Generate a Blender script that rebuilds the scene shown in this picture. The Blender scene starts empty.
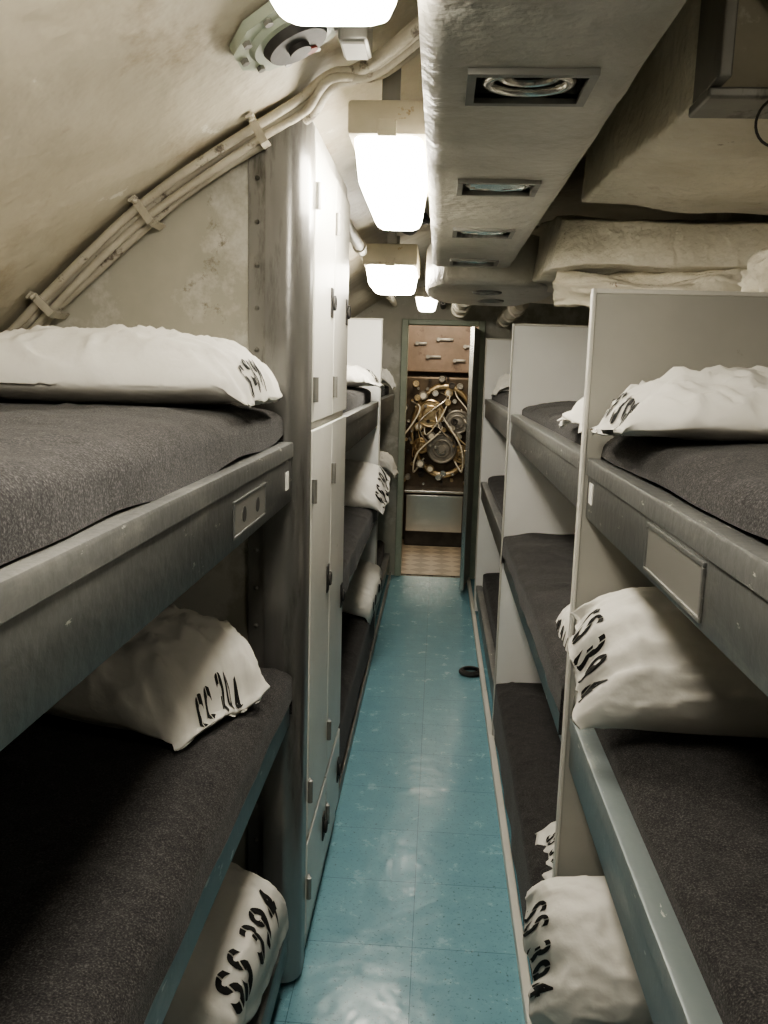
import bpy, bmesh, math, random
from mathutils import Vector, Matrix, noise, Euler
from mathutils.bvhtree import BVHTree
random.seed(4)
scene=bpy.context.scene
COL=scene.collection

# ------------------------------------------------------------ materials
def new_mat(name):
    m=bpy.data.materials.new(name); m.use_nodes=True
    nt=m.node_tree; b=nt.nodes['Principled BSDF']
    return m,nt,b
def N(nt,t,**kw):
    n=nt.nodes.new(t)
    for k,v in kw.items(): setattr(n,k,v)
    return n
def paint(name,c1,c2,rough=.5,metal=0.0,scale=3.0,bump=.15,bscale=25.,worn=None,wscale=9.,wth=.62,stretch=(1,1,1),spec=.5,bdist=.01,wsoft=.06,worn2=None,w2scale=20,w2th=.66,w2soft=.03):
    m,nt,b=new_mat(name); L=nt.links.new
    geo=N(nt,'ShaderNodeNewGeometry')
    mp=N(nt,'ShaderNodeMapping'); mp.inputs['Scale'].default_value=stretch
    L(geo.outputs['Position'],mp.inputs['Vector'])
    n1=N(nt,'ShaderNodeTexNoise'); n1.inputs['Scale'].default_value=scale; n1.inputs['Detail'].default_value=5; n1.inputs['Roughness'].default_value=.6
    L(mp.outputs[0],n1.inputs['Vector'])
    r=N(nt,'ShaderNodeValToRGB'); r.color_ramp.elements[0].position=.35; r.color_ramp.elements[1].position=.68
    r.color_ramp.elements[0].color=(*c1,1); r.color_ramp.elements[1].color=(*c2,1)
    L(n1.outputs['Fac'],r.inputs['Fac'])
    col=r.outputs['Color']
    for (wc,ws,wt,wf) in ((worn,wscale,wth,wsoft),(worn2,w2scale,w2th,w2soft)):
        if not wc: continue
        n2=N(nt,'ShaderNodeTexNoise'); n2.inputs['Scale'].default_value=ws; n2.inputs['Detail'].default_value=7; n2.inputs['Roughness'].default_value=.7
        L(mp.outputs[0],n2.inputs['Vector'])
        r2=N(nt,'ShaderNodeValToRGB'); r2.color_ramp.elements[0].position=wt; r2.color_ramp.elements[1].position=wt+wf
        L(n2.outputs['Fac'],r2.inputs['Fac'])
        mx=N(nt,'ShaderNodeMix',data_type='RGBA'); L(r2.outputs['Color'],mx.inputs[0]); L(col,mx.inputs[6]); mx.inputs[7].default_value=(*wc,1)
        col=mx.outputs[2]
    L(col,b.inputs['Base Color'])
    b.inputs['Roughness'].default_value=rough; b.inputs['Metallic'].default_value=metal
    b.inputs['Specular IOR Level'].default_value=spec
    if bump:
        n3=N(nt,'ShaderNodeTexNoise'); n3.inputs['Scale'].default_value=bscale; n3.inputs['Detail'].default_value=4
        L(geo.outputs['Position'],n3.inputs['Vector'])
        bp=N(nt,'ShaderNodeBump'); bp.inputs['Strength'].default_value=bump; bp.inputs['Distance'].default_value=bdist
        L(n3.outputs['Fac'],bp.inputs['Height']); L(bp.outputs[0],b.inputs['Normal'])
    return m
def plain(name,c,rough=.5,metal=0.,emit=None,es=1.):
    m,nt,b=new_mat(name)
    b.inputs['Base Color'].default_value=(*c,1); b.inputs['Roughness'].default_value=rough; b.inputs['Metallic'].default_value=metal
    if emit:
        b.inputs['Emission Color'].default_value=(*emit,1); b.inputs['Emission Strength'].default_value=es
    return m

M_hull=paint('hull_cream_paint',(.42,.385,.30),(.54,.505,.41),.5,scale=2.2,bump=.6,bscale=7,worn=(.32,.26,.18),wscale=3.5,wth=.55,bdist=.03,wsoft=.14,worn2=(.64,.62,.54),w2scale=5,w2th=.66)
M_panel=paint('stained_cream_panel',(.40,.39,.33),(.50,.485,.415),.45,scale=3,bump=.12,bscale=14,worn=(.60,.59,.54),wscale=2.6,wth=.50,wsoft=.08,worn2=(.25,.22,.17),w2scale=8,w2th=.63,w2soft=.06)
M_lag=paint('lagging_cream_paint',(.60,.56,.46),(.74,.70,.60),.5,scale=4,bump=.9,bscale=20,worn=(.42,.35,.26),wscale=4,wth=.60,bdist=.018,wsoft=.14,worn2=(.24,.18,.12),w2scale=13,w2th=.69)
M_duct=paint('duct_grey_cream_paint',(.44,.42,.37),(.54,.52,.46),.34,scale=6,bump=.7,bscale=34,worn=(.26,.22,.17),wscale=10,wth=.65,bdist=.008)
M_white=paint('white_enamel',(.87,.87,.85),(.92,.92,.90),.35,scale=2,bump=.05,bscale=30,worn=(.6,.58,.53),wscale=11,wth=.75)
M_locker=paint('locker_white_paint',(.68,.67,.62),(.78,.77,.72),.30,scale=3,bump=.2,bscale=8,worn=(.34,.32,.27),wscale=12,wth=.645)
M_head=paint('headboard_cream_grey_paint',(.36,.355,.32),(.43,.42,.38),.45,scale=3,bump=.06,bscale=30,worn=(.25,.24,.2),wscale=14,wth=.70)
M_edge=paint('edge_strip_paint',(.58,.565,.52),(.66,.645,.59),.45,scale=3,bump=.06,bscale=30,worn=(.3,.29,.25),wscale=14,wth=.66)
M_rail=paint('worn_steel_rail',(.14,.143,.14),(.20,.203,.197),.36,metal=.42,scale=6,bump=.15,bscale=45,worn=(.29,.285,.265),wscale=8,wth=.54,stretch=(1,.3,1),wsoft=.16,worn2=(.62,.61,.56),w2scale=40,w2th=.638)
M_railb=paint('worn_blue_grey_rail',(.19,.225,.23),(.25,.285,.29),.40,metal=.25,scale=6,bump=.12,bscale=40,worn=(.36,.38,.36),wscale=12,wth=.57,stretch=(1,.3,1),wsoft=.14,worn2=(.6,.6,.56),w2scale=40,w2th=.64)
M_post=paint('bare_steel_post',(.17,.167,.16),(.31,.305,.295),.30,metal=.6,scale=5,bump=.12,bscale=20,stretch=(1,1,.15),worn=(.10,.095,.085),wscale=9,wth=.57,wsoft=.12,worn2=(.5,.49,.45),w2scale=30,w2th=.66)
M_steel=paint('dull_steel',(.22,.215,.20),(.34,.335,.31),.42,metal=.5,scale=5,bump=.15,bscale=20,stretch=(1,1,.2),worn=(.10,.095,.08),wscale=9,wth=.58,wsoft=.1)
M_plate=plain('label_plate_metal',(.33,.325,.30),.32,.5)
M_dark=paint('dark_iron',(.03,.03,.03),(.07,.065,.06),.6,metal=.2,scale=8,bump=.1)
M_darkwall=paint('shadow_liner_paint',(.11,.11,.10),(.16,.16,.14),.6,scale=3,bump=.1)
M_cable=paint('painted_cable',(.38,.35,.28),(.50,.47,.39),.5,scale=12,bump=.3,bscale=60,worn=(.12,.10,.08),wscale=14,wth=.58)
M_brass=paint('brass',(.36,.28,.17),(.58,.48,.32),.28,metal=.85,scale=10,bump=.05)
M_bronze=paint('dark_bronze_casing',(.05,.038,.028),(.11,.085,.06),.4,metal=.5,scale=10,bump=.1)
M_pink=paint('pinkish_tan_panel',(.20,.15,.115),(.29,.22,.175),.5,scale=5,bump=.05,worn=(.13,.09,.07),wscale=7,wth=.56,wsoft=.1)
M_stain=plain('stainless',(.64,.63,.59),.22,.88)
M_tag=plain('paper_tag',(.75,.74,.7),.6)
M_hose=plain('pale_hose',(.62,.60,.52),.5)
M_red=plain('red_mark',(.25,.05,.04),.6)
M_cream=paint('cream_lamp_enamel',(.46,.42,.32),(.58,.53,.42),.4,scale=6,bump=.1,worn=(.30,.20,.10),wscale=14,wth=.60)
M_green=paint('pale_green_enamel',(.33,.38,.30),(.43,.47,.38),.4,scale=6,bump=.1,worn=(.5,.5,.42),wscale=20,wth=.6)
M_ink=plain('stencil_ink',(.010,.010,.010),.8)
M_lens=plain('lit_diffuser',(.9,.88,.8),.4,emit=(1.,.93,.80),es=31.)
M_lens2=plain('lit_diffuser_dim',(.9,.88,.8),.4,emit=(1.,.93,.80),es=11.)
M_dial=plain('gauge_dial',(.7,.68,.6),.4)

def blanket_mat():
    m,nt,b=new_mat('grey_wool_blanket'); L=nt.links.new
    geo=N(nt,'ShaderNodeNewGeometry')
    n=N(nt,'ShaderNodeTexNoise'); n.inputs['Scale'].default_value=380; n.inputs['Detail'].default_value=3
    n2=N(nt,'ShaderNodeTexNoise'); n2.inputs['Scale'].default_value=42; n2.inputs['Detail'].default_value=6; n2.inputs['Roughness'].default_value=.8
    L(geo.outputs['Position'],n.inputs['Vector']); L(geo.outputs['Position'],n2.inputs['Vector'])
    r=N(nt,'ShaderNodeValToRGB'); e=r.color_ramp.elements
    e[0].position=.36; e[0].color=(.028,.0275,.029,1); e[1].position=.74; e[1].color=(.130,.125,.122,1)
    q=e.new(.53); q.color=(.050,.049,.050,1)
    L(n.outputs['Fac'],r.inputs['Fac'])
    mx=N(nt,'ShaderNodeMix',data_type='RGBA',blend_type='MULTIPLY'); mx.inputs[0].default_value=.75
    r2=N(nt,'ShaderNodeValToRGB'); r2.color_ramp.elements[0].position=.34; r2.color_ramp.elements[0].color=(.58,.57,.57,1); r2.color_ramp.elements[1].position=.64; r2.color_ramp.elements[1].color=(1.14,1.12,1.10,1)
    L(n2.outputs['Fac'],r2.inputs['Fac']); L(r.outputs['Color'],mx.inputs[6]); L(r2.outputs['Color'],mx.inputs[7])
    L(mx.outputs[2],b.inputs['Base Color']); b.inputs['Roughness'].default_value=.95; b.inputs['Specular IOR Level'].default_value=.1
    b.inputs['Sheen Weight'].default_value=.1; b.inputs['Sheen Roughness'].default_value=.5
    bp=N(nt,'ShaderNodeBump'); bp.inputs['Strength'].default_value=.55; bp.inputs['Distance'].default_value=.005
    L(n2.outputs['Fac'],bp.inputs['Height']); L(bp.outputs[0],b.inputs['Normal'])
    return m
M_blanket=blanket_mat()
M_case=paint('white_cotton_pillowcase',(.66,.645,.60),(.74,.725,.68),.85,scale=5,bump=.35,bscale=14,spec=.2,bdist=.014)

def floor_mat():
    m,nt,b=new_mat('blue_green_floor_tiles'); L=nt.links.new
    geo=N(nt,'ShaderNodeNewGeometry')
    mp=N(nt,'ShaderNodeMapping'); mp.inputs['Location'].default_value=(.045+.305,0,0)
    L(geo.outputs['Position'],mp.inputs['Vector'])
    br=N(nt,'ShaderNodeTexBrick'); br.offset=0; br.inputs['Scale'].default_value=1; br.inputs['Brick Width'].default_value=.305; br.inputs['Row Height'].default_value=.305
    br.inputs['Mortar Size'].default_value=.0012; br.inputs['Mortar Smooth'].default_value=.2
    br.inputs['Color1'].default_value=(.185,.365,.440,1); br.inputs['Color2'].default_value=(.198,.382,.456,1); br.inputs['Mortar'].default_value=(.10,.20,.245,1)
    L(mp.outputs[0],br.inputs['Vector'])
    n=N(nt,'ShaderNodeTexNoise'); n.inputs['Scale'].default_value=95; n.inputs['Detail'].default_value=7; n.inputs['Roughness'].default_value=.7
    L(geo.outputs['Position'],n.inputs['Vector'])
    r=N(nt,'ShaderNodeValToRGB'); r.color_ramp.elements[0].position=.34; r.color_ramp.elements[0].color=(.45,.42,.38,1); r.color_ramp.elements[1].position=.43; r.color_ramp.elements[1].color=(1,1,1,1)
    L(n.outputs['Fac'],r.inputs['Fac'])
    n4=N(nt,'ShaderNodeTexNoise'); n4.inputs['Scale'].default_value=10; n4.inputs['Detail'].default_value=8; n4.inputs['Roughness'].default_value=.75
    L(geo.outputs['Position'],n4.inputs['Vector'])
    r4=N(nt,'ShaderNodeValToRGB'); r4.color_ramp.elements[0].position=.25; r4.color_ramp.elements[0].color=(.88,.88,.88,1); r4.color_ramp.elements[1].position=.75; r4.color_ramp.elements[1].color=(1.10,1.08,1.05,1)
    L(n4.outputs['Fac'],r4.inputs['Fac'])
    mx=N(nt,'ShaderNodeMix',data_type='RGBA',blend_type='MULTIPLY'); mx.inputs[0].default_value=1
    L(br.outputs['Color'],mx.inputs[6]); L(r.outputs['Color'],mx.inputs[7])
    mx2=N(nt,'ShaderNodeMix',data_type='RGBA',blend_type='MULTIPLY'); mx2.inputs[0].default_value=1
    L(mx.outputs[2],mx2.inputs[6]); L(r4.outputs['Color'],mx2.inputs[7])
    L(mx2.outputs[2],b.inputs['Base Color'])
    rr=N(nt,'ShaderNodeMapRange'); rr.inputs[1].default_value=.35; rr.inputs[2].default_value=.65; rr.inputs[3].default_value=.13; rr.inputs[4].default_value=.30
    L(n4.outputs['Fac'],rr.inputs[0]); L(rr.outputs[0],b.inputs['Roughness'])
    n3=N(nt,'ShaderNodeTexNoise'); n3.inputs['Scale'].default_value=19; n3.inputs['Detail'].default_value=1
    L(geo.outputs['Position'],n3.inputs['Vector'])
    bp=N(nt,'ShaderNodeBump'); bp.inputs['Strength'].default_value=.26; bp.inputs['Distance'].default_value=.005
    L(n3.outputs['Fac'],bp.inputs['Height']); L(bp.outputs[0],b.inputs['Normal'])
    return m
M_floor=floor_mat()
def checker_mat():
    m,nt,b=new_mat('tan_checker_floor'); L=nt.links.new
    geo=N(nt,'ShaderNodeNewGeometry'); c=N(nt,'ShaderNodeTexChecker'); c.inputs['Scale'].default_value=8
    mp=N(nt,'ShaderNodeMapping'); mp.inputs['Rotation'].default_value=(0,0,.78)
    L(geo.outputs['Position'],mp.inputs['Vector'])
    c.inputs[1].default_value=(.52,.46,.37,1); c.inputs[2].default_value=(.33,.28,.22,1)
    L(mp.outputs[0],c.inputs[0]); L(c.outputs[0],b.inputs['Base Color']); b.inputs['Roughness'].default_value=.4
    return m
M_check=checker_mat()

# ------------------------------------------------------------ mesh builder
class MB:
    def __init__(s): s.v=[]; s.f=[]
    def add(s,vs,fs):
        o=len(s.v); s.v+= [Vector(v) for v in vs]; s.f+=[tuple(i+o for i in f) for f in fs]; return s
    def box(s,x0,x1,y0,y1,z0,z1,M=None,bev=0):
        if bev>0:
            bm=bmesh.new(); bmesh.ops.create_cube(bm,size=1)
            for v in bm.verts: v.co=Vector(((x0+x1)/2+v.co.x*(x1-x0),(y0+y1)/2+v.co.y*(y1-y0),(z0+z1)/2+v.co.z*(z1-z0)))
            bmesh.ops.bevel(bm,geom=bm.edges[:],offset=bev,segments=2,affect='EDGES',profile=.5)
            bm.verts.ensure_lookup_table(); bm.verts.index_update()
            vs=[v.co.copy() for v in bm.verts]; fs=[[v.index for v in f.verts] for f in bm.faces]; bm.free()
        else:
            vs=[Vector((x,y,z)) for x in (x0,x1) for y in (y0,y1) for z in (z0,z1)]
            fs=[(0,1,3,2),(4,6,7,5),(0,4,5,1),(2,3,7,6),(0,2,6,4),(1,5,7,3)]
        if M: vs=[M@v for v in vs]
        return s.add(vs,fs)
    def prism(s,prof,y0,y1):
        n=len(prof)
        vs=[(x,y0,z) for x,z in prof]+[(x,y1,z) for x,z in prof]
        fs=[(i,(i+1)%n,n+(i+1)%n,n+i) for i in range(n)]+[tuple(range(n))[::-1],tuple(range(n,2*n))]
        return s.add(vs,fs)
    def cyl(s,p0,p1,r,seg=20,r2=None):
        p0=Vector(p0);p1=Vector(p1); r2=r if r2 is None else r2
        q=(p1-p0).to_track_quat('Z','Y').to_matrix()
        vs=[]
        for p,rr in ((p0,r),(p1,r2)):
            for i in range(seg):
                a=2*math.pi*i/seg; vs.append(p+q@Vector((rr*math.cos(a),rr*math.sin(a),0)))
        fs=[(i,(i+1)%seg,seg+(i+1)%seg,seg+i) for i in range(seg)]+[tuple(range(seg))[::-1],tuple(range(seg,2*seg))]
        return s.add(vs,fs)
    def torus(s,c,axis,R,r,seg=32,rs=10,sc=(1,1)):
        c=Vector(c); q=Vector(axis).to_track_quat('Z','Y').to_matrix(); vs=[];fs=[]
        for i in range(seg):
            a=2*math.pi*i/seg
            for j in range(rs):
                b=2*math.pi*j/rs
                vs.append(c+q@Vector(((R+r*math.cos(b))*math.cos(a)*sc[0],(R+r*math.cos(b))*math.sin(a)*sc[1],r*math.sin(b))))
        for i in range(seg):
            for j in range(rs):
                fs.append((i*rs+j,((i+1)%seg)*rs+j,((i+1)%seg)*rs+(j+1)%rs,i*rs+(j+1)%rs))
        return s.add(vs,fs)
    def sphere(s,c,r,seg=12,sc=(1,1,1)):
        c=Vector(c); vs=[];fs=[]; h=seg//2
        for i in range(h+1):
            t=math.pi*i/h
            for j in range(seg):
                a=2*math.pi*j/seg; vs.append(c+Vector((r*math.sin(t)*math.cos(a)*sc[0],r*math.sin(t)*math.sin(a)*sc[1],r*math.cos(t)*sc[2])))
        for i in range(h):
            for j in range(seg): fs.append((i*seg+j,(i+1)*seg+j,(i+1)*seg+(j+1)%seg,i*seg+(j+1)%seg))
        return s.add(vs,fs)
    def tube(s,pts,r,seg=10,sub=8):
        pts=[Vector(p) for p in pts]; P=[]
        n=len(pts)
        for i in range(n-1):
            a=pts[max(i-1,0)];b=pts[i];c=pts[i+1];d=pts[min(i+2,n-1)]
            for k in range(sub):
                t=k/sub; P.append(.5*((2*b)+(c-a)*t+(2*a-5*b+4*c-d)*t*t+(3*b-a-3*c+d)*t**3))
        P.append(pts[-1]); vs=[];fs=[]
        up=Vector((0,0,1)); T=(P[1]-P[0]).normalized()
        if abs(T.z)>.9: up=Vector((1,0,0))
        nrm=(up-T*up.dot(T)).normalized()
        for i,p in enumerate(P):
            T=(P[min(i+1,len(P)-1)]-P[max(i-1,0)]).normalized()
            nrm=(nrm-T*nrm.dot(T)).normalized(); bn=T.cross(nrm)
            for j in range(seg):
                a=2*math.pi*j/seg; vs.append(p+nrm*(r*math.cos(a))+bn*(r*math.sin(a)))
        for i in range(len(P)-1):
            for j in range(seg): fs.append((i*seg+j,i*seg+(j+1)%seg,(i+1)*seg+(j+1)%seg,(i+1)*seg+j))
        fs+= [tuple(range(seg))[::-1],tuple(range((len(P)-1)*seg,len(P)*seg))]
        return s.add(vs,fs)
    def build(s,name,mat,parent=None,smooth=False,label=None,cat=None,kind=None,group=None,bevel=0):
        return make(name,s.v,s.f,mat,parent,smooth,label,cat,kind,group,bevel)
def setp(o,label=None,cat=None,kind=None,group=None):
    if label: o['label']=label
    if cat: o['category']=cat
    if kind: o['kind']=kind
    if group: o['group']=group
def make(name,vs,fs,mat,parent=None,smooth=False,label=None,cat=None,kind=None,group=None,bevel=0,mats=None,fmat=None):
    vs=[Vector(v) for v in vs]
    lo=Vector([min(v[i] for v in vs) for i in range(3)]); hi=Vector([max(v[i] for v in vs) for i in range(3)])
    c=(lo+hi)/2
    me=bpy.data.meshes.new(name); me.from_pydata([v-c for v in vs],[],fs)
    if fmat is None:
        bm=bmesh.new(); bm.from_mesh(me)
        bmesh.ops.recalc_face_normals(bm,faces=bm.faces[:])
        bm.to_mesh(me); bm.free()
    for m in (mats or [mat]): me.materials.append(m)
    if fmat:
        for p,i in zip(me.polygons,fmat): p.material_index=i
    if smooth:
        for p in me.polygons: p.use_smooth=True
    me.update()
    o=bpy.data.objects.new(name,me); COL.objects.link(o); o.location=c
    if smooth=='auto':
        try: me.set_sharp_from_angle(angle=math.radians(40))
        except Exception: pass
    if bevel:
        b=o.modifiers.new('bevel','BEVEL'); b.width=bevel; b.segments=2; b.limit_method='ANGLE'
    if parent:
        o.parent=parent; o.matrix_parent_inverse=Matrix.Translation(-Vector(parent.location))
    setp(o,label,cat,kind,group); return o
def empty(name,loc,label,cat,group=None):
    e=bpy.data.objects.new(name,None); e.empty_display_size=.05; COL.objects.link(e); e.location=loc
    setp(e,label,cat,None,group); return e

def lumpy(name,c8,mat,amp=.012,sc=5,cuts=14,smooth_it=3,fine=0,**kw):
    bm=bmesh.new(); bmesh.ops.create_cube(bm,size=2)
    bmesh.ops.subdivide_edges(bm,edges=bm.edges[:],cuts=cuts,use_grid_fill=True)
    C=[Vector(c) for c in c8]
    for v in bm.verts:
        x,y,z=[(k+1)/2 for k in v.co]
        p=Vector((0,0,0))
        for i in range(8):
            wx=x if i&1 else 1-x; wy=y if i&2 else 1-y; wz=z if i&4 else 1-z
            p+=C[i]*wx*wy*wz
        v.co=p
    for _ in range(smooth_it): bmesh.ops.smooth_vert(bm,verts=bm.verts,factor=.5,use_axis_x=True,use_axis_y=True,use_axis_z=True)
    for v in bm.verts:
        v.co+=noise.noise_vector(v.co*sc)*amp
        if fine: v.co+=noise.noise_vector(v.co*14)*fine
    bm.verts.index_update()
    vs=[v.co.copy() for v in bm.verts]; fs=[[v.index for v in f.verts] for f in bm.faces]; bm.free()
    return make(name,vs,fs,mat,smooth=True,**kw)

# ------------------------------------------------------------ constants
XL=-.36; XR=.27; CX,CZ,R=.74,.06,2.4
def hz(x,off=0): return CZ+math.sqrt((R-off)**2-(x-CX)**2)
YB=-1.3; YF=6.5
rad=math.radians; pi=math.pi

# ------------------------------------------------------------ room shell
MB().box(-1.75,1.3,YB,YF,-.05,0).build('floor',M_floor,kind='structure')
vs=[];fs=[]; NA=70; NY=90
a0=math.acos((-1.66-CX)/R); a1=math.acos((1.3-CX)/R)
for i in range(NA+1):
    a=a0+(a1-a0)*i/NA
    for j in range(NY+1):
        y=YB+(YF-YB)*j/NY
        rr=R+.012*noise.noise(Vector((a*4,y*1.3,0)))
        vs.append((CX+rr*math.cos(a),y,CZ+rr*math.sin(a)))
for i in range(NA):
    for j in range(NY):
        fs.append((i*(NY+1)+j,(i+1)*(NY+1)+j,(i+1)*(NY+1)+j+1,i*(NY+1)+j+1))
make('ceiling',vs,fs,M_hull,smooth=True,kind='structure')
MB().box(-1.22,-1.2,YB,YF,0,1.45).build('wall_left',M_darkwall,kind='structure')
MB().box(1.2,1.25,YB,YF,0,2.38).build('wall_right',M_panel,kind='structure')
MB().box(-1.7,1.3,YB-.05,YB,0,2.46).build('wall_back',M_panel,kind='structure')
DL,DR,DT=-.28,.26,1.95
w=MB(); w.box(-1.7,DL,YF,YF+.06,0,2.5).box(DR,1.3,YF,YF+.06,0,2.5).box(DL,DR,YF,YF+.06,DT,2.5)
w.build('wall_far',M_panel,kind='structure')
t=MB(); t.box(DL-.045,DL+.005,YF-.03,YF+.08,0,DT+.04).box(DR-.005,DR+.045,YF-.03,YF+.08,0,DT+.04).box(DL+.005,DR-.005,YF-.03,YF+.08,DT,DT+.04)
t.build('trim_1',M_green,kind='structure',bevel=.006)
prof=[(-1.19,0),(-.48,0)]+[(x,hz(x,.0)-.004) for x in [-.48-.71*k/14 for k in range(15)]]
MB().prism(prof,1.985,2.0).build('wall_partition',M_panel,kind='structure')
MB().box(.245,.27,.2,6.4,0,.035).build('baseboard_right',M_edge,kind='structure',bevel=.004)
MB().box(-.36,-.345,2.85,6.4,0,.05).build('baseboard_left',M_steel,kind='structure',bevel=.004)

# ------------------------------------------------------------ locker
LY1=2.80
lk=empty('locker',(-.6,2.4,0),'tall white painted steel locker with stacked doors and rounded metal corner','locker')
prof=[(-.95,.0),(-.345,.0)]+[(x,hz(x)-.03) for x in [-.345-.605*k/12 for k in range(13)]]
MB().prism(prof,2.003,LY1).build('carcass',M_locker,lk,bevel=.002)
n=14; pr=[]
for k in range(n+1):
    a=-pi*.5+(k/n)*pi*.5
    pr.append((-.385+.05*math.cos(a), 1.985+.05*math.sin(a)))
pts=[(-.43,1.935)]+pr+[(-.335,2.03),(-.345,2.03),(-.43,2.0)]
vs=[(x,y,0.02) for x,y in pts]+[(x,y,hz(-.39)-.03) for x,y in pts]; m=len(pts)
fs=[(i,(i+1)%m,m+(i+1)%m,m+i) for i in range(m)]+[tuple(range(m))[::-1],tuple(range(m,2*m))]
make('corner_post',vs,fs,M_post,lk,smooth='auto',label='rounded worn steel corner post')
c=MB(); c.box(-.475,-.432,1.965,1.985,0.02,hz(-.45)-.03)
for k in range(22): c.sphere((-.455,1.963,.12+k*.095),.006,8)
c.build('riveted_strip',M_steel,lk,smooth='auto')
def ldoor(y0,y1,z0,z1,hz_,hs):
    d=MB().box(-.345,-.333,y0,y1,z0,z1,bev=.003).build('door',M_locker,lk)
    h=MB().box(-.333,-.329,y1-.075,y1-.035,hz_-.04,hz_+.04,bev=.0015); h.torus((-.324,y1-.055,hz_),(1,0,0),.017,.004,20,8)
    h.build('latch',M_dark,d,smooth='auto')
    for q in hs:
        MB().cyl((-.328,y0+.004,q-.03),(-.328,y0+.004,q+.03),.007,12).box(-.333,-.329,y0+.004,y0+.03,q-.025,q+.025).build('hinge',M_steel,d,smooth='auto')
for y0,y1 in ((2.045,2.42),(2.43,2.79)):
    ldoor(y0,y1,1.47,2.12,1.78,(1.55,2.0))
    ldoor(y0,y1,.37,1.45,1.0 if y0<2.3 else .85,(.5,1.3))
    ldoor(y0,y1,.08,.35,.22,(.22,))

# ------------------------------------------------------------ bunks
def rail_prof(s,xf,z0,z1):
    p=[(.006,z0),(.004,z0+.003),(.004,z1-.036),(0,z1-.033),(0,z1-.006),(.002,z1-.0015),(.006,z1),(.040,z1-.001),(.040,z1-.005),(.012,z1-.005),(.008,z1-.008),(.008,z0+.004),(.03,z0+.004),(.03,z0)]
    return [(xf+s*x,z) for x,z in p]
def bunk_stack(side,y0,y1,levels,label,group,holder=None,head=None,headmat=None,headtop=1.76,depth=.78,railmats=None,tag_y=None,post=True,holes=False):
    s=1 if side=='R' else -1; xf=XR if s>0 else XL
    e=empty('bunk_bed',(xf+s*depth/2,(y0+y1)/2,0),label,'bunk bed',group)
    for i,(z0,z1) in enumerate(levels):
        xa,xb=sorted((xf+s*.041,xf+s*depth))
        pan=MB().box(xa,xb,y0,y1-.004,z0+.02,z0+.03).build('bed_pan',M_rail,e)
        MB().prism(rail_prof(s,xf,z0,z1),y0,y1-.004).build('side_rail',(railmats[i] if railmats else M_rail),pan,smooth='auto')
        xg=xf+s*.004
        if holder and i in holder:
            ya,yb,zc0,zc1,th=holder[i]
            h=MB()
            f=lambda a,b,c_,d:h.box(*sorted((xg,xg-s*th)),a,b,c_,d,bev=.001)
            f(ya,yb,zc0,zc0+.006);f(ya,yb,zc1-.006,zc1);f(ya,ya+.006,zc0+.006,zc1-.006);f(yb-.006,yb,zc0+.006,zc1-.006)
            h.build('name_plate_holder',M_rail,pan)
            MB().box(*sorted((xg-s*.0003,xg-s*th*.45)),ya+.006,yb-.006,zc0+.006,zc1-.006).build('name_plate',M_plate,pan)
            if holes:
                for q in (.3,.72):
                    yy=ya+(yb-ya)*q; zz=(zc0+zc1)/2
                    MB().cyl((xg-s*.001,yy,zz),(xg-s*(th*.45+.001),yy,zz),.014,20).build('finger_hole',M_dark,pan,smooth='auto')
        if tag_y and i==2:
            MB().box(*sorted((xg-s*.0003,xg-s*.002)),tag_y-.018,tag_y+.018,z0+.035,z0+.075).build('paper_tag',M_tag,pan)
    if head:
        xa,xb=sorted((xf-s*.004,xf+s*(depth+.13)))
        MB().box(xa,xb,y1+.004,y1+.020,0.02,headtop,bev=.002).build('headboard',headmat or M_head,e)
        xa,xb=sorted((xf-s*.010,xf-s*.003))
        d=MB().box(xa,xb,y1-.001,y1+.025,0,headtop+.003,bev=.002); xa,xb=sorted((xf-s*.003,xf+s*(depth+.13))); d.box(xa,xb,y1+.001,y1+.023,headtop-.006,headtop+.003,bev=.002)
        d.build('headboard_edge_strip',M_edge,e)
    if post:
        xa,xb=sorted((xf+s*.042,xf+s*.07))
        MB().box(xa,xb,y0-.03,y0-.002,0,levels[-1][1]+.02).build('corner_leg',M_rail,e,bevel=.002)
        MB().box(*sorted((xf+s*(depth-.03),xf+s*depth)),y0-.03,y0-.002,0,levels[-1][1]).build('corner_leg',M_rail,e,bevel=.002)
    return e
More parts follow.
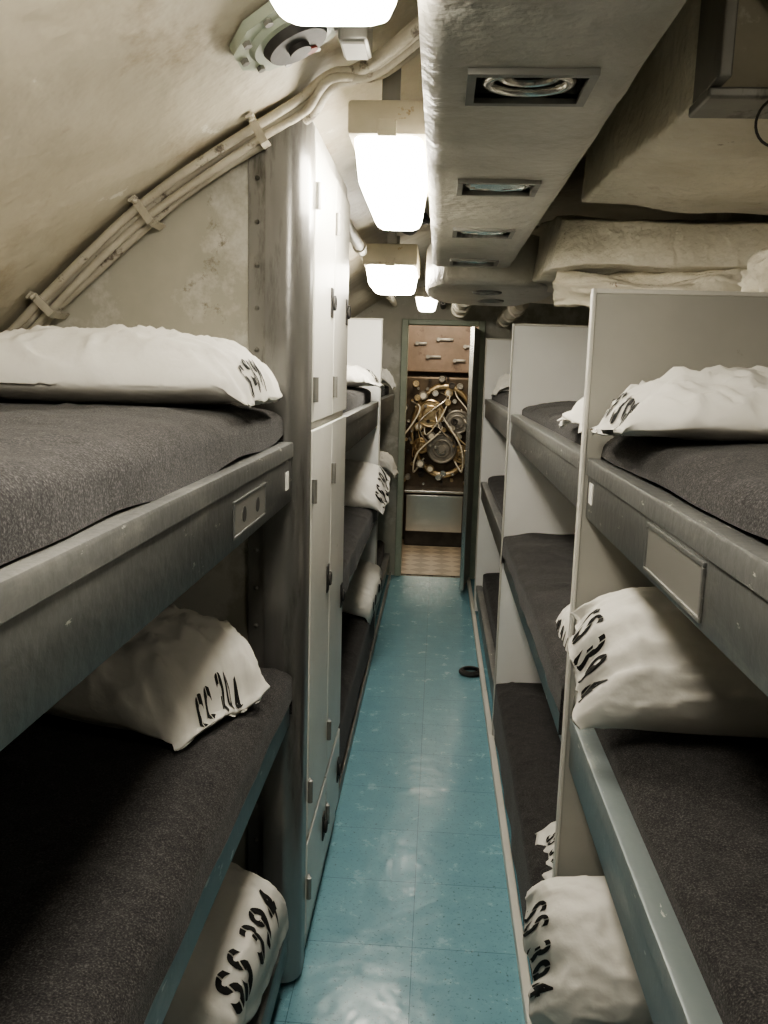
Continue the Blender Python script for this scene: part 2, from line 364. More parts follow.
def mattress(x0,x1,y0,y1,zb,zt,r=.035,side='R',over=None,seed=0,label=None,group=None,lump=.010):
    def path(a,b,ska,skb):
        P=[]
        for k in range(5,0,-1): P.append((a,r+(ska-r)*k/5))
        for k in range(0,9):
            t=pi/2*k/8; P.append((a+r-r*math.cos(t), r-r*math.sin(t)))
        n=max(6,int((b-a-2*r)/.016))
        for k in range(1,n): P.append((a+r+(b-a-2*r)*k/n,0))
        for k in range(8,-1,-1):
            t=pi/2*k/8; P.append((b-r+r*math.cos(t), r-r*math.sin(t)))
        for k in range(1,6): P.append((b,r+(skb-r)*k/5))
        return P
    H=zt-zb
    sa,sb=H,H
    if over:
        if side=='R': x0-=over[0]; sa=zt-over[1]
        else: x1+=over[0]; sb=zt-over[1]
    PX=path(x0,x1,sa,sb); PY=path(y0,y1,H,H)
    vs=[];fs=[]; ny=len(PY)
    for i,(x,dx) in enumerate(PX):
        for j,(y,dy) in enumerate(PY):
            d=max(dx,dy)
            z=zt-d
            q=Vector((x*3,y*3,seed*7.3))
            nz=noise.noise(q)*lump*1.1+noise.noise(q*3.1)*lump*.4+max(0,.35-abs(noise.noise(q*1.3+Vector((9,0,0)))))*lump*.6
            cr=abs(noise.noise(Vector((x*5+y*1.5,y*3.2-x,seed*2.1))))
            nz+=.006*max(0,.10-cr)/.10
            ed=(x-x0) if side=='R' else (x1-x)
            nz-=.016*max(0,1-ed/.16)**2
            edge=min(1,max(0,1-d/max(r,.001)))
            nx=0
            if over and ((side=='R' and x<x0+.01) or (side=='L' and x>x1-.01)) and dx>r:
                k=(dx-r)/max(.01,(sa if side=='R' else sb)-r)
                wv=noise.noise(Vector((y*6,seed,0)))
                nx=(.007*wv+.003)*k*(-1 if side=='R' else 1)
                z-= .03*k*noise.noise(Vector((y*2.2,seed+3,0)))
            vs.append((x+nx+noise.noise(q*2+Vector((5,0,0)))*.003,y,z+nz*edge))
    for i in range(len(PX)-1):
        for j in range(ny-1):
            fs.append((i*ny+j,(i+1)*ny+j,(i+1)*ny+j+1,i*ny+j+1))
    return make('mattress',vs,fs,M_blanket,None,True,label,'mattress',None,group)

# ---- stencil glyphs
def glyph(ch):
    cu=bpy.data.curves.new('g','FONT'); cu.body=ch; cu.size=1; cu.offset=.024; cu.resolution_u=6
    ob=bpy.data.objects.new('g',cu); COL.objects.link(ob)
    dg=bpy.context.evaluated_depsgraph_get(); me=bpy.data.meshes.new_from_object(ob.evaluated_get(dg))
    bm=bmesh.new(); bm.from_mesh(me)
    bmesh.ops.triangulate(bm,faces=bm.faces[:])
    xs=[v.co.x for v in bm.verts]; cx=(min(xs)+max(xs))/2; w_=.020
    gx=cx if ch!='4' else min(xs)+.22*(max(xs)-min(xs))
    for xx in (gx-w_,gx+w_):
        bmesh.ops.bisect_plane(bm,geom=bm.verts[:]+bm.edges[:]+bm.faces[:],plane_co=(xx,0,0),plane_no=(1,0,0))
    bmesh.ops.delete(bm,geom=[f for f in bm.faces if abs(f.calc_center_median().x-gx)<w_],context='FACES')
    for k in range(1,8):
        bmesh.ops.bisect_plane(bm,geom=bm.verts[:]+bm.edges[:]+bm.faces[:],plane_co=(0,k*.1,0),plane_no=(0,1,0))
        bmesh.ops.bisect_plane(bm,geom=bm.verts[:]+bm.edges[:]+bm.faces[:],plane_co=(min(xs)+(max(xs)-min(xs))*k/8,0,0),plane_no=(1,0,0))
    bmesh.ops.triangulate(bm,faces=bm.faces[:])
    bm.verts.ensure_lookup_table(); bm.verts.index_update()
    vs=[(v.co.x-cx,v.co.y) for v in bm.verts]; fs=[[v.index for v in f.verts] for f in bm.faces]
    wd=max(xs)-min(xs)
    bm.free(); bpy.data.objects.remove(ob); bpy.data.curves.remove(cu); bpy.data.meshes.remove(me)
    return vs,fs,wd
GL={c_:glyph(c_) for c_ in 'S394'}
def text_geo(s,size):
    V=[];F=[];x=0
    for ch in s:
        if ch==' ': x+=.28*size; continue
        vs,fs,wd=GL[ch]; o=len(V); x+=wd*size*.5
        V+=[(x+a*size,b*size) for a,b in vs]; F+=[[i+o for i in f] for f in fs]; x+=wd*size*.5+.13*size
    cx=x/2; return [(a-cx,b) for a,b in V],F

def pillow(loc,L,W,T,yaw=0,rx=0,ry=0,seed=0,ud=.62,droop=.06,text='SS 394',tsize=.075,tu=.66,label=None,group=None,flap=.90,crease=1.0,tv=0,tstretch=1.0,hemp=1.0):
    """L along local x (closed end at -x, open hem at +x); loc is the centre of the underside"""
    nu,nt=84,96; vs=[];fs=[]
    def f(u,th):
        c_,s_=math.cos(th),math.sin(th)
        ww=W/2*(1-.07*abs(u)**3)
        if u<-.8: ww*=math.sqrt(max(0.02,1-((-u-.8)/.2)**2*.6))
        ww*=1-(1-hemp)*math.exp(-((u-.93)/.12)**2)
        k=abs(u)/(flap if u>0 else .99)
        tt=T/2*max(0,1-k**2.8)**.52 if k<1 else 0
        tt=max(tt,.004)
        rmp=min(1,max(0,(u-.25)/.6))
        y=ww*math.copysign(abs(c_)**.80,c_)
        z=tt*math.copysign(abs(s_)**.95,s_)
        if z<0: z*=.5
        x=u*L/2
        v=y/(W/2)
        x+= .022*rmp*noise.noise(Vector((v*2.2,seed,1)))-.008*rmp*(abs(v)**3)
        p=Vector((u*2.0,v*2.0,seed*3.1))
        if s_>-.1:
            th_=min(1,tt/.05); n1=noise.noise(p*1.8+Vector((3,1,0))); n2=noise.noise(p*3.4+Vector((0,8,2)))
            z+=crease*(.018*noise.noise(p)+th_*(.022*max(0,.22-abs(n1))/.22*.5+.009*max(0,.2-abs(n2))/.2)-.006*th_+.002*noise.noise(p*6))
            fold=noise.noise(Vector((u*.9+seed,v*5.0,seed)))
            z+=crease*rmp*.017*fold*(.5+.5*th_)
        hw=max(0,min(1,(u-.6)/.38))
        z+=.024*hw*noise.noise(Vector((v*3.0,seed*2.,u*.6)))
        x-=.02*hw*abs(noise.noise(Vector((v*4,seed*1.7,2))))
        kk=max(0,(u-ud)/(1-ud)); z-=droop*kk**1.6; x-=droop*.55*kk**2
        return Vector((x,y,z+T*.25))
    for i in range(nu+1):
        u=-1+2*i/nu
        for j in range(nt): vs.append(f(u,2*pi*j/nt))
    for i in range(nu):
        for j in range(nt): fs.append((i*nt+j,(i+1)*nt+j,(i+1)*nt+(j+1)%nt,i*nt+(j+1)%nt))
    fs.append(tuple(range(nt))); fs.append(tuple(range(nu*nt,(nu+1)*nt))[::-1])
    fm=[0]*len(fs)
    bvh=BVHTree.FromPolygons(vs,fs[:-2])
    if text:
        V,F=text_geo(text,tsize); mp={}
        for k,(a,b) in enumerate(V):
            x=tu*L/2-b*tstretch; y=a+tv
            h=bvh.ray_cast(Vector((x,y,1)),Vector((0,0,-1)))
            if h[0] is not None: mp[k]=len(vs); vs.append(h[0]+Vector((.0005,0,.0022)))
        for tri in F:
            if all(k in mp for k in tri): fs.append(tuple(mp[k] for k in tri)); fm.append(1)
    M=Matrix.Translation(loc)@Matrix.Rotation(yaw,4,'Z')@Matrix.Rotation(ry,4,'Y')@Matrix.Rotation(rx,4,'X')
    vs=[M@v for v in vs]
    return make('pillow',vs,fs,None,None,True,label,'pillow',None,group,0,[M_case,M_ink],fm)

LV_L=[(.10,.20),(.735,.855),(1.294,1.432)]
LV_R=[(.10,.20),(.785,.90),(1.32,1.44)]
G='blue grey steel bunk beds along the aisle'
bunk_stack('L',-.02,1.93,LV_L,'three tier worn steel bunk bed beside the locker panel',G,holder={2:(1.36,1.62,1.312,1.378,.003)},railmats=[M_rail,M_railb,M_rail],tag_y=1.86,holes=True)
bunk_stack('R',-.1,1.69,LV_R,'three tier worn steel bunk bed with grey headboard',G,holder={2:(.93,1.19,1.330,1.400,.004)},head=True,railmats=[M_rail,M_railb,M_rail],tag_y=1.64,headtop=1.765)
bunk_stack('R',1.76,3.5,LV_R,'three tier steel bunk bed with white end panel',G,head=True,headmat=M_white,headtop=1.80)
bunk_stack('R',3.57,5.5,LV_R,'three tier steel bunk bed near the bulkhead doorway',G,head=True,headmat=M_white,headtop=1.82)
bunk_stack('L',2.87,4.72,LV_L,'three tier steel bunk bed beyond the locker',G,head=True,headmat=M_white,headtop=1.88)
bunk_stack('L',4.80,6.4,LV_L,'three tier steel bunk bed beside the end bulkhead',G,post=True)
GM='grey blanket covered mattresses'
def mset(side,y0,y1,levels,tops,overs,seed,rs=(.035,.035,.035)):
    for i,(z0,z1) in enumerate(levels):
        if side=='L': x0,x1=XL-.76,XL-.043
        else: x0,x1=XR+.043,XR+.76
        mattress(x0,x1,y0,y1,z0+.031,tops[i],r=rs[i],side=side,over=overs[i],seed=seed+i,label='mattress wrapped in dark grey wool blanket'+(' draped over the rail' if overs[i] else ''),group=GM)
mset('L',-.01,1.925,LV_L,(.29,.905,1.518),(None,(.046,.815),(.018,1.436)),1,(.035,.05,.04))
mset('R',-.09,1.675,LV_R,(.28,.945,1.500),(None,None,(.015,1.445)),11,(.035,.035,.04))
mset('R',1.775,3.48,LV_R,(.31,.955,1.49),((.052,.12),(.050,.87),None),21)
mset('R',3.585,5.48,LV_R,(.31,.955,1.50),(None,None,None),31)
mset('L',2.885,4.70,LV_L,(.31,.90,1.51),((.052,.1),(.050,.78),None),41)
mset('L',4.815,6.38,LV_L,(.31,.90,1.51),(None,None,None),51)

GP='white stencilled pillows on the bunks'
pillow((-.70,1.69,1.516),.70,.40,.205,0,0,0,1,label='plump white pillow with stencilled hem on the top bunk',group=GP,droop=.03,ud=.75,tsize=.042,tu=.92,flap=.98,crease=.65,tv=-.05,hemp=.85)
pillow((-.71,1.64,.905),.68,.38,.26,rad(-20),0,0,22,label='white pillow with folded open end on the middle bunk',group=GP,droop=.05,tsize=.046,tu=.93,flap=.95,crease=.9,hemp=.88)
pillow((-.595,1.62,.34),.58,.42,.24,rad(-6),rad(10),rad(20),3,label='white pillow with black stencilled SS 394 on the bottom bunk',group=GP,droop=.07,tsize=.085,tu=.76,crease=.55,tstretch=1.15)
pillow((.555,1.47,1.496),.64,.38,.155,pi,0,0,4,label='white pillow lying against the grey headboard',group=GP,droop=.03,tsize=.045,tu=.90,flap=.96,crease=.85,hemp=.85)
pillow((.535,1.575,1.03),.64,.27,.29,pi,rad(-44),0,5,label='fat white pillow with stencilled hem against the headboard',group=GP,droop=.05,tsize=.054,tu=.90,flap=.96,crease=.6,hemp=.98)
pillow((.45,1.575,.43),.60,.28,.26,pi,rad(-44),rad(3),6,label='white stencilled pillow on the bottom bunk hanging over the edge',group=GP,droop=.08,tsize=.054,tu=.86,crease=.6,flap=.94,hemp=.98)
pillow((.56,2.02,1.49),.62,.36,.12,pi,0,0,7,label='white pillow behind the grey headboard',group=GP,droop=.03,tsize=.06,tu=.8)
pillow((.53,2.05,.925),.62,.34,.16,pi,0,rad(3),8,label='white stencilled pillow hanging over a middle bunk edge',group=GP,droop=.13,tsize=.055,tu=.84,crease=.7)
pillow((.58,2.12,.31),.62,.30,.10,pi,0,rad(1),9,label='white pillow on a low bunk behind the headboard',group=GP,droop=.03,tsize=.05,tu=.84,crease=.7)
pillow((.57,5.2,1.50),.6,.38,.15,pi,0,0,10,label='white pillow on a top bunk near the doorway',group=GP,text=None)
pillow((-.61,4.42,1.51),.60,.42,.15,0,0,0,12,label='white pillow on the top bunk beyond the locker',group=GP,tsize=.07,tu=.86,droop=.03,crease=.6)
pillow((-.56,4.48,.95),.62,.36,.19,0,rad(28),rad(3),13,label='white stencilled pillow on the middle bunk beyond the locker',group=GP,droop=.05,tsize=.085,tu=.90,crease=.4)
pillow((-.55,4.44,.42),.64,.40,.19,0,rad(28),rad(14),14,label='white stencilled pillow drooping from the lowest bunk beyond the locker',group=GP,droop=.18,tsize=.09,tu=.88,crease=.4)
pillow((-.61,6.05,1.51),.60,.40,.15,0,0,0,15,label='white pillow on the top bunk beside the bulkhead',group=GP,text=None)
pillow((-.58,6.05,.905),.62,.40,.17,0,0,rad(3),16,label='white pillow on the middle bunk beside the bulkhead',group=GP,text=None,droop=.06)

# ------------------------------------------------------------ overhead duct
du=empty('ventilation_duct',(.08,1.3,2.0),'long painted ventilation duct with grilles under the hull','ventilation duct')
vy=[1.27,1.92,2.52,3.17]
VX0,VX1=.005,.155
def duct_body():
    x0,x1,y0,y1,z0,z1=-.07,.225,-.9,3.36,2.0,2.26
    bm=bmesh.new(); nx,ny=18,220
    V={}
    def vt(x,y,z):
        k=(round(x,4),round(y,4),round(z,4))
        if k not in V: V[k]=bm.verts.new((x,y,z))
        return V[k]
    xs=sorted(set([round(x0+(x1-x0)*k/nx,4) for k in range(nx+1)]+[VX0,VX1])); ys=sorted(set([round(y0+(y1-y0)*k/ny,4) for k in range(ny+1)]+[round(a,4) for v in vy for a in (v-.055,v+.055)]))
    for i in range(len(xs)-1):
        for j in range(len(ys)-1):
            cx=(xs[i]+xs[i+1])/2; cy=(ys[j]+ys[j+1])/2
            if VX0<cx<VX1 and any(abs(cy-v)<.055 for v in vy): continue
            bm.faces.new([vt(xs[i],ys[j],z0),vt(xs[i],ys[j+1],z0),vt(xs[i+1],ys[j+1],z0),vt(xs[i+1],ys[j],z0)])
    zs=[z0+(z1-z0)*k/8 for k in range(9)]
    for x in (x0,x1):
        for k in range(8):
            for j in range(len(ys)-1): bm.faces.new([vt(x,ys[j],zs[k]),vt(x,ys[j+1],zs[k]),vt(x,ys[j+1],zs[k+1]),vt(x,ys[j],zs[k+1])])
    for y in (y0,y1):
        for k in range(8):
            for i in range(len(xs)-1): bm.faces.new([vt(xs[i],y,zs[k]),vt(xs[i+1],y,zs[k]),vt(xs[i+1],y,zs[k+1]),vt(xs[i],y,zs[k+1])])
    for v in bm.verts:
        if abs(v.co.z-z0)<1e-4:
            e=min(v.co.x-x0,x1-v.co.x,v.co.y-y0,y1-v.co.y)
            if e<1e-4: v.co.z+=.010
            v.co.z+=.004*noise.noise(v.co*6)+.0015*noise.noise(v.co*17)
        elif abs(v.co.x-x0)<1e-4: v.co.x+=.006*noise.noise(v.co*7)
        elif abs(v.co.x-x1)<1e-4: v.co.x+=.006*noise.noise(v.co*7)
    bm.verts.index_update()
    vs=[v.co.copy() for v in bm.verts]; fs=[[v.index for v in f.verts] for f in bm.faces]; bm.free()
    return make('duct_body',vs,fs,M_duct,du,smooth='auto')
duct_body()
for vi,v in enumerate(vy):
    a=MB(); X0,X1=VX0,VX1
    a.box(X0-.012,X0,v-.067,v+.067,1.992,2.006).box(X1,X1+.012,v-.067,v+.067,1.992,2.006).box(X0,X1,v-.067,v-.055,1.992,2.006).box(X0,X1,v+.055,v+.067,1.992,2.006)
    a.box(X0-.004,X0,v-.055,v+.055,2.0,2.03).box(X1,X1+.004,v-.055,v+.055,2.0,2.03).box(X0,X1,v-.059,v-.055,2.0,2.03).box(X0,X1,v+.055,v+.059,2.0,2.03)
    a.box(X0,X1,v-.055,v+.055,2.028,2.032)
    vent=a.build('air_vent',M_steel,du,label='recessed grille')
    xc=(X0+X1)/2
    if vi==0:
        MB().torus((xc,v,2.006),(0,0,1),.050,.008,40,10,sc=(1.15,.92)).torus((xc,v,2.012),(0,0,1),.034,.005,36,8,sc=(1.15,.92)).cyl((xc,v,2.020),(xc,v,2.028),.032,28).build('vent_ring',M_stain,vent,smooth='auto')
    else:
        MB().torus((xc,v,2.004),(0,0,1),.052,.005,36,8,sc=(1.25,.9)).build('vent_ring',M_stain,vent,smooth='auto')
        for k in range(6):
            yy=v-.038+k*.0152
            M=Matrix.Translation((xc,yy,2.008))@Matrix.Rotation(rad(-50),4,'X')
            MB().box(-.058,.058,-.009,.009,-.001,.001,M).build('vent_louvre',M_stain,vent)
def slab(cx,cy,hx,hy,z0,z1,mat,name,n_=2.6,bev=.03,**kw):
    vs=[];fs=[];nt=72
    rings=[(z0,1-bev/hx),(z0+bev*.3,1-bev*.3/hx),(z0+bev,1),(z1-.01,1),(z1,.97)]
    for z,s_ in rings:
        for j in range(nt):
            a=2*pi*j/nt; c_,q=math.cos(a),math.sin(a)
            x=cx+hx*s_*math.copysign(abs(c_)**(2/n_),c_); y=cy+hy*s_*math.copysign(abs(q)**(2/n_),q)
            vs.append(Vector((x,y,z))+noise.noise_vector(Vector((x,y,z))*5)*.008)
    for i in range(len(rings)-1):
        for j in range(nt): fs.append((i*nt+j,i*nt+(j+1)%nt,(i+1)*nt+(j+1)%nt,(i+1)*nt+j))
    fs.append(tuple(range(nt))); fs.append(tuple(range((len(rings)-1)*nt,len(rings)*nt)))
    return make(name,vs,fs,mat,smooth='auto',**kw)
o=slab(.175,3.95,.28,.55,1.945,2.14,M_duct,'air_duct',label='wide rounded end of the painted air duct',cat='air duct')
for yy,xx in ((3.7,.16),(4.12,.2)):
    MB().torus((xx,yy,1.942),(0,0,1),.055,.008,28,8).cyl((xx,yy,1.942),(xx,yy,1.952),.05,20).build('vent_ring',M_steel,o,smooth='auto')

# ------------------------------------------------------------ fluorescent fixtures
GLt='white boxed fluorescent lamps under the hull'
def lamp(x0,x1,y0,y1,zb,lab,hh=.07,lh=.10,mat=None):
    e=empty('ceiling_lamp',((x0+x1)/2,(y0+y1)/2,zb+.2),lab,'ceiling lamp',GLt)
    z1=zb+lh
    MB().box(x0-.008,x1+.008,y0-.01,y1+.01,z1,z1+hh,bev=.008).build('lamp_housing',M_cream,e,smooth='auto')
    vs=[];fs=[]; nt=40; cx,cy=(x0+x1)/2,(y0+y1)/2; hx,hy=(x1-x0)/2,(y1-y0)/2
    rings=[(z1,1,0),(zb+.022,.0,.010),(zb+.008,0,.016),(zb+.002,0,.026),(zb,0,.042)]
    for z,_,ins in rings:
        for j in range(nt):
            a=2*pi*(j+.5)/nt; c_,q=math.cos(a),math.sin(a); p_=2/9
            vs.append((cx+(hx-ins)*math.copysign(abs(c_)**p_,c_),cy+(hy-ins)*math.copysign(abs(q)**p_,q),z))
    for i in range(len(rings)-1):
        for j in range(nt): fs.append((i*nt+j,i*nt+(j+1)%nt,(i+1)*nt+(j+1)%nt,(i+1)*nt+j))
    fs.append(tuple(range(nt))); fs.append(tuple(range((len(rings)-1)*nt,len(rings)*nt)))
    make('lamp_diffuser',vs,fs,mat or M_lens,e,label='glowing frosted diffuser')
    for yy in (y0+.1,y1-.1): MB().box((x0+x1)/2-.02,(x0+x1)/2+.02,yy-.012,yy+.012,z1+hh,hz((x0+x1)/2)-.01).build('mounting_bracket',M_steel,e)
    for yy in (y0-.012,y1+.012): MB().box((x0+x1)/2-.02,(x0+x1)/2+.02,yy-.005,yy+.005,z1-.004,z1+.03,bev=.002).build('latch',M_cream,e)
lamp(-.245,-.080,.50,1.06,1.985,'added unseen fill lamp behind the camera')
lamp(-.235,-.082,1.88,2.50,1.99,'glowing fluorescent lamp with cream housing by the locker')
lamp(-.37,-.15,3.75,4.25,1.965,'glowing fluorescent lamp with rusty housing above the aisle',hh=.09,lh=.085)
lamp(-.20,-.06,5.5,5.9,2.0,'small glowing lamp near the bulkhead doorway',hh=.06,lh=.07,mat=M_lens2)
lamp(.60,.72,-.05,.45,2.11,'glowing fluorescent ceiling lamp above the upper bunk',mat=M_lens2)
lamp(-.21,-.09,-.95,-.65,2.02,'added unseen fill lamp behind the camera',mat=M_lens2)  # fill lamp added out of view to brighten the dark lower left blanket

# ------------------------------------------------------------ cables on the hull edge
GC='cream painted cables bundled along the hull'
def arc_pt(x,off,y):
    a=math.acos((x-CX)/R); return Vector((CX+(R-off)*math.cos(a),y,CZ+(R-off)*math.sin(a)))
for k,(off,y,r) in enumerate(((.026,1.966,.014),(.027,1.938,.013),(.050,1.952,.012),(.024,1.913,.010),(.048,1.928,.009))):
    pts=[arc_pt(-1.16+.1*i,off+.003*math.sin(i*1.7+k),y+.002*math.sin(i*2.3+k)) for i in range(9)]
    pts+= [Vector((-.27,1.86-k*.015,2.205-off*.6)),Vector((-.18,1.80+.015*k,2.225-off*.5)),Vector((-.08,1.74+.025*k,2.275-off*.3))]
    MB().tube(pts,r,10,6).build('cable',M_cable,smooth=True,label='cream painted cable running up the hull edge',cat='cable',group=GC)
for x in (-.96,-.72,-.46):
    p=arc_pt(x,.036,1.942); a=math.acos((x-CX)/R)
    M=Matrix.Translation(p)@Matrix.Rotation(-(a-pi/2),4,'Y')
    m=MB()
    m.box(-.009,.009,-.044,.038,-.034,-.029,M).box(-.009,.009,-.048,-.044,-.034,.026,M).box(-.009,.009,-.068,-.044,.021,.026,M).cyl(M@Vector((0,-.058,.021)),M@Vector((0,-.058,.014)),.006,8)
    m.build('cable_clamp',M_cable,smooth='auto',label='painted metal strap clamping cables to the hull',cat='cable clamp',group='cable clamps')
XV=-.325; nrm=Vector((CX-XV,0,CZ-hz(XV))).normalized(); base=Vector((XV,1.59,hz(XV)))+nrm*.014
e=empty('hull_valve_flange',base,'pale green flanged hull fitting with dark red-marked disc','valve fitting')
tq=nrm.to_track_quat('Z','Y').to_matrix()
MB().cyl(base,base+nrm*.018,.115,10).cyl(base+nrm*.018,base+nrm*.028,.085,36,.078).build('flange',M_green,e,smooth='auto')
MB().cyl(base+nrm*.028,base+nrm*.042,.062,28,.055).cyl(base+nrm*.042,base+nrm*.052,.020,16).build('valve_cap',M_dark,e,smooth='auto')
for k in range(10):
    a=(k+.5)*pi/5; q=Vector((.097*math.cos(a),.097*math.sin(a),0)); MB().cyl(base+nrm*.018+tq@q,base+nrm*.026+tq@q,.008,6).build('bolt',M_steel,e)
q=tq@Vector((.032,.02,0)); MB().cyl(base+q+nrm*.042,base+q+nrm*.046,.011,12).build('red_mark',M_red,e)
e=empty('junction_box',(-.20,1.66,2.2),'small painted electrical junction box with paper tag','junction box')
MB().box(-.235,-.18,1.62,1.72,2.185,2.25,bev=.006).build('box_body',M_steel,e,smooth='auto')
MB().box(-.228,-.187,1.63,1.71,2.181,2.185).build('paper_tag',M_tag,e)

# ------------------------------------------------------------ right overhead painted duct boxes
o=lumpy('lagged_duct',[(.395,1.58,2.075),(1.18,1.58,2.00),(.345,2.52,2.075),(1.18,2.30,1.99),(.385,1.58,2.30),(1.18,1.58,2.33),(.36,2.52,2.34),(1.18,2.30,2.34)],M_lag,amp=.018,sc=4,cuts=34,smooth_it=2,fine=.005)
setp(o,'bulky cream lagged duct with lumpy painted edges','lagged duct')
o=lumpy('lagged_duct',[(.32,2.86,1.955),(1.18,2.38,1.90),(.33,4.3,1.96),(1.18,4.3,1.93),(.34,2.84,2.10),(1.18,2.36,2.02),(.36,4.3,2.3),(1.18,4.3,2.25)],M_lag,amp=.020,sc=4,cuts=34,smooth_it=2,fine=.005)
setp(o,'lower cream lagged duct running diagonally with rough painted cloth','lagged duct')
def wrapped(name,p0,p1,r0,r1,seed,lab,nf=5,amp=.35,mat=None,sag=.03):
    p0=Vector(p0);p1=Vector(p1); q=(p1-p0).to_track_quat('Z','Y').to_matrix(); vs=[];fs=[]; nu,nt=80,80
    for i in range(nu+1):
        t=i/nu; p=p0.lerp(p1,t)+Vector((0,0,-sag*math.sin(pi*t)+.02*noise.noise(Vector((t*3,seed,0))))); r=r0+(r1-r0)*t
        for j in range(nt):
            a=2*pi*j/nt
            f=1+amp*noise.noise(Vector((math.cos(a)*1.2+seed,math.sin(a)*1.2,t*4)))+.22*max(0,.25-abs(noise.noise(Vector((math.cos(a)*nf*.4,math.sin(a)*nf*.4+seed,t*5)))))/.25+.06*noise.noise(Vector((t*14,math.cos(a)*3,seed)))
            if i in (0,nu): f*=.5
            vs.append(p+q@Vector((r*f*math.cos(a),r*f*math.sin(a),0)))
    for i in range(nu):
        for j in range(nt): fs.append((i*nt+j,(i+1)*nt+j,(i+1)*nt+(j+1)%nt,i*nt+(j+1)%nt))
    fs.append(tuple(range(nt))[::-1]); fs.append(tuple(range(nu*nt,(nu+1)*nt)))
    return make(name,vs,fs,mat or M_lag,smooth=True,label=lab,cat='lagged pipe')
wrapped('lagged_pipe',(.36,3.0,1.89),(1.14,2.46,1.86),.045,.075,3,'canvas lagged pipe with sagging folds above the headboard',6,.6,sag=.02)
wrapped('lagged_pipe',(.80,1.98,1.99),(.83,2.22,1.83),.065,.095,8,'creased canvas wrapped bundle hanging from the hull',7,.55)
e=empty('hatch_trunk',(.8,1.5,2.1),'heavy painted steel overhead hatch frame with recessed cover','hatch frame')
MB().box(.375,1.18,1.44,1.55,2.037,2.055,bev=.004).build('bottom_flange',M_steel,e)
MB().box(.378,.398,1.40,1.54,2.056,2.33,bev=.003).build('side_plate',M_steel,e)
MB().box(.402,1.18,1.53,1.545,2.056,2.34,bev=.003).build('recessed_cover',M_hull,e)
MB().torus((.60,1.505,2.30),(0,1,0),.14,.014,36,8).build('cover_ring',M_steel,e,smooth='auto')
MB().torus((.485,1.43,2.00),(0,1,.2),.036,.0022,28,6).build('wire_loop',M_dark,smooth=True,label='thin wire loop hanging under the hatch frame',cat='wire')
pd=[((.285,1.0,2.2),(.30,3.35,2.18),.026,M_lag),((.315,1.0,2.28),(.33,6.4,2.24),.02,M_lag),((-.38,2.9,2.11),(-.38,6.4,2.09),.022,M_lag),((-.02,4.55,2.12),(-.02,6.4,2.08),.02,M_dark),((.1,4.8,2.05),(.1,6.45,2.05),.05,M_lag),((.4,4.7,1.98),(.42,6.45,1.98),.04,M_lag)]
for a,b,r,mt in pd:
    a=Vector(a);b=Vector(b); m=MB().cyl(a,b,r,16)
    for q in (.2,.5,.8):
        p=a.lerp(b,q); m.cyl(p-Vector((0,.02,0)),p+Vector((0,.02,0)),r*1.3,16)
    m.build('overhead_pipe',mt,smooth='auto',label='overhead pipe with coupling collars above the aisle',cat='pipe',group='overhead pipes')
for k in range(4):
    pts=[(-.28+.03*k,2.6,2.16),(-.22+.03*k,2.85,2.10+.02*k),(-.15,3.0,2.07+.03*k),(-.12+.01*k,3.2,2.14),(-.11,3.4,2.2)]
    MB().tube(pts,.010,8,6).build('overhead_wire',M_dark,smooth=True,label='dark loose wire looping between ceiling lamps',cat='wire',group='loose overhead wires')

# ------------------------------------------------------------ door leaf and next compartment
e=empty('bulkhead_door',(DR,YF,0),'narrow grey door leaf standing open into the aisle','door')
M=Matrix.Translation((DR-.005,YF-.04,0))@Matrix.Rotation(rad(-98),4,'Z')
MB().box(0,.46,-.012,.012,.03,1.92,M,bev=.003).build('door_leaf',M_steel,e)
MB().box(.452,.464,-.015,.015,.03,1.92,M,bev=.002).build('door_edge',M_stain,e)
MB().box(.40,.44,-.03,-.012,.95,1.05,M,bev=.003).build('door_latch',M_brass,e)
Y2=8.3
MB().box(-1.2,1.2,YF+.06,Y2,-.05,0).build('floor',M_check,kind='structure')
MB().box(-1.2,1.2,Y2,Y2+.05,0,2.4).build('wall_end',M_pink,kind='structure')
MB().box(-1.25,-1.2,YF+.06,Y2+.05,0,2.4).build('wall_end_left',M_pink,kind='structure')
MB().box(1.2,1.25,YF+.06,Y2+.05,0,2.4).build('wall_end_right',M_pink,kind='structure')
MB().box(-1.25,1.25,YF+.06,Y2+.05,2.4,2.45).build('ceiling_end',M_panel,kind='structure')
mc=empty('engine_panel',(0,7.9,0),'dense steel and brass machinery with round gauges and looping pale hoses','machinery')
MB().box(-.42,.45,7.95,8.2,0,1.56,bev=.02).build('machine_casing',M_bronze,mc)
MB().torus((.03,7.90,1.06),(0,1,0),.34,.026,44,10,sc=(.85,1.22)).build('casing_ring',M_brass,mc,smooth='auto')
for x,z,r,dp in ((-.10,1.22,.13,.10),(.15,1.15,.11,.13),(.02,.90,.14,.11),(.20,.85,.08,.08),(-.17,.92,.07,.09)):
    m=MB().cyl((x,7.95,z),(x,7.95-dp,z),r,36).torus((x,7.95-dp,z),(0,1,0),r*.92,.012,36,8).torus((x,7.945-dp,z),(0,1,0),r*.55,.010,30,8).cyl((x,7.95-dp,z),(x,7.90-dp,z),r*.25,16)
    for k in range(8):
        a=k*pi/4; m.cyl((x+r*.75*math.cos(a),7.952-dp,z+r*.75*math.sin(a)),(x+r*.75*math.cos(a),7.935-dp,z+r*.75*math.sin(a)),.010,8)
    m.build('round_cover',M_steel if dp>.1 else M_brass,mc,smooth='auto')
MB().box(-.45,.48,7.97,8.2,1.60,2.12,bev=.01).build('upper_panel',M_pink,mc)
rnd=random.Random(11)
placed=[]
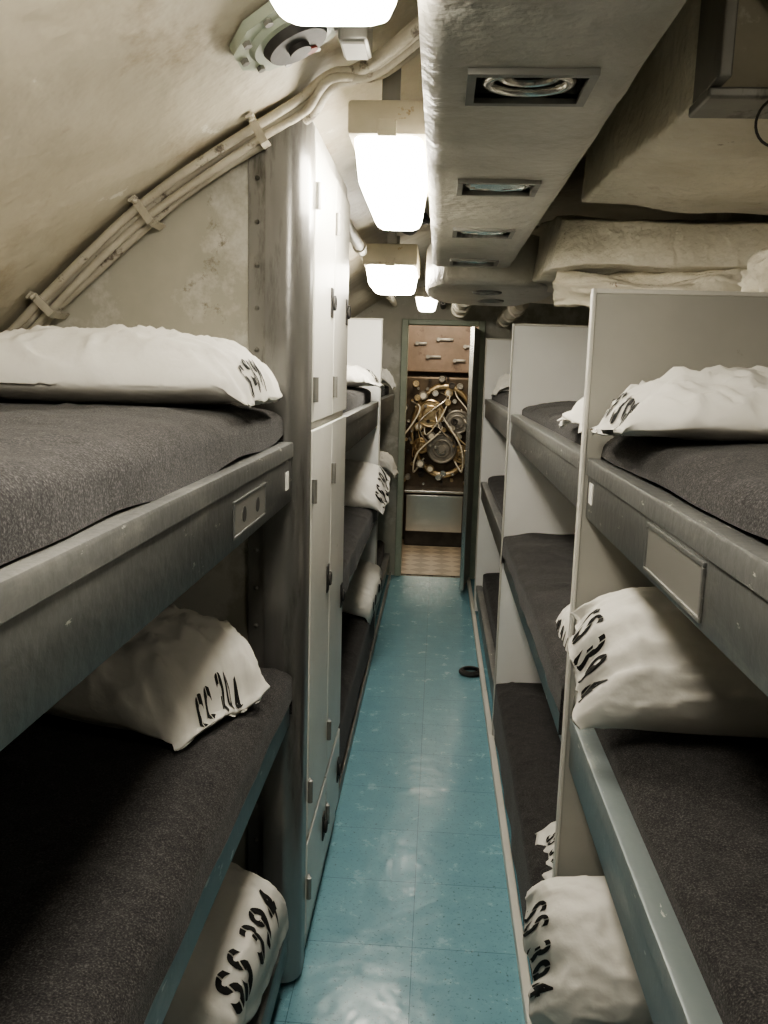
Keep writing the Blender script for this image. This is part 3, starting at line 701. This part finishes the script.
for k in range(900):
    if len(placed)>=98: break
    x=.03+rnd.uniform(-.40,.38); z=1.06+rnd.uniform(-.50,.50); r=rnd.choice([.012,.016,.022,.030,.040])
    if any((x-a)**2+(z-b)**2<(.62*(r+c))**2 for a,b,c in placed): continue
    placed.append((x,z,r)); dpt=rnd.uniform(.06,.20); mt=rnd.choice([M_stain,M_brass,M_stain,M_brass,M_steel,M_dark])
    g=MB().cyl((x,7.95,z),(x,7.95-dpt,z),r*.8,18).torus((x,7.95-dpt,z),(0,1,0),r*.8,r*.22,20,6).build('machine_fitting',mt,mc,smooth='auto')
    if r>.035: MB().cyl((x,7.948-dpt,z),(x,7.944-dpt-.004,z),r*.62,20).build('dial_face',M_dial,g)
for k in range(9):
    a=rnd.uniform(-.30,.30); b_=a+rnd.uniform(-.22,.22); z0=rnd.uniform(.95,1.45); z1=z0-rnd.uniform(.25,.5)
    MB().tube([(a,7.9,z0),(a+rnd.uniform(-.10,.10),7.80,z0-.06),((a+b_)/2+rnd.uniform(-.14,.14),7.74,(z0+z1)/2-.06),(b_,7.78,z1-.04),(b_+rnd.uniform(-.1,.1),7.9,z1+.08)],rnd.choice([.005,.006,.008]),8,8).build('looping_hose',M_hose if k%2==0 else (M_brass if k%4==1 else M_stain),mc,smooth=True)
for x,z,w_ in ((-.2,1.86,.09),(.02,1.9,.14),(.24,1.84,.08),(-.08,1.74,.12),(.16,1.71,.10)):
    MB().box(x-w_/2,x+w_/2,7.94,7.97,z-.012,z+.012,bev=.004).cyl((x-w_/2,7.93,z),(x-w_/2,7.97,z),.018,12).build('panel_fitting',M_steel,mc,smooth='auto')
b=empty('stainless_cabinet',(0,7.75,0),'low stainless steel cabinet below the machinery','cabinet')
MB().box(-.30,.24,7.68,7.94,.0,.50,bev=.01).build('cabinet_body',M_dark,b)
MB().box(-.29,.23,7.665,7.68,.14,.48,bev=.004).build('cabinet_front',M_stain,b)
MB().box(-.31,.25,7.65,7.945,.50,.525,bev=.006).build('cabinet_top',M_stain,b)

MB().torus((.20,4.35,.012),(0,0,1),.055,.010,32,8).torus((.20,4.35,.022),(0,0,1),.045,.008,32,8).build('hose_ring',M_dark,smooth=True,label='small dark hose coil lying on the blue floor',cat='hose')

# ------------------------------------------------------------ lights
def plight(loc,e_,col,size):
    l=bpy.data.lights.new('warm_room_light','POINT'); l.energy=e_; l.color=col; l.shadow_soft_size=size
    o=bpy.data.objects.new('warm_room_light',l); COL.objects.link(o); o.location=loc
plight((.0,7.0,2.25),28,(1,.86,.68),.1)
wd=bpy.data.worlds.new('w'); scene.world=wd; wd.use_nodes=True
wd.node_tree.nodes['Background'].inputs[0].default_value=(.01,.01,.012,1)

# ------------------------------------------------------------ camera
cam=bpy.data.cameras.new('camera'); co=bpy.data.objects.new('camera',cam); COL.objects.link(co)
cam.lens=840/1024*36; cam.sensor_width=36; cam.sensor_fit='AUTO'; cam.clip_start=.02
co.matrix_world=Matrix.Translation((-.030,0,1.6))@Matrix.Rotation(rad(3.45),4,'Z')@Matrix.Rotation(rad(90-9.54),4,'X')@Matrix.Rotation(rad(1.6),4,'Z')
scene.camera=co
scene.view_settings.view_transform='AgX'
scene.view_settings.look='AgX - Medium High Contrast'
scene.view_settings.exposure=.24
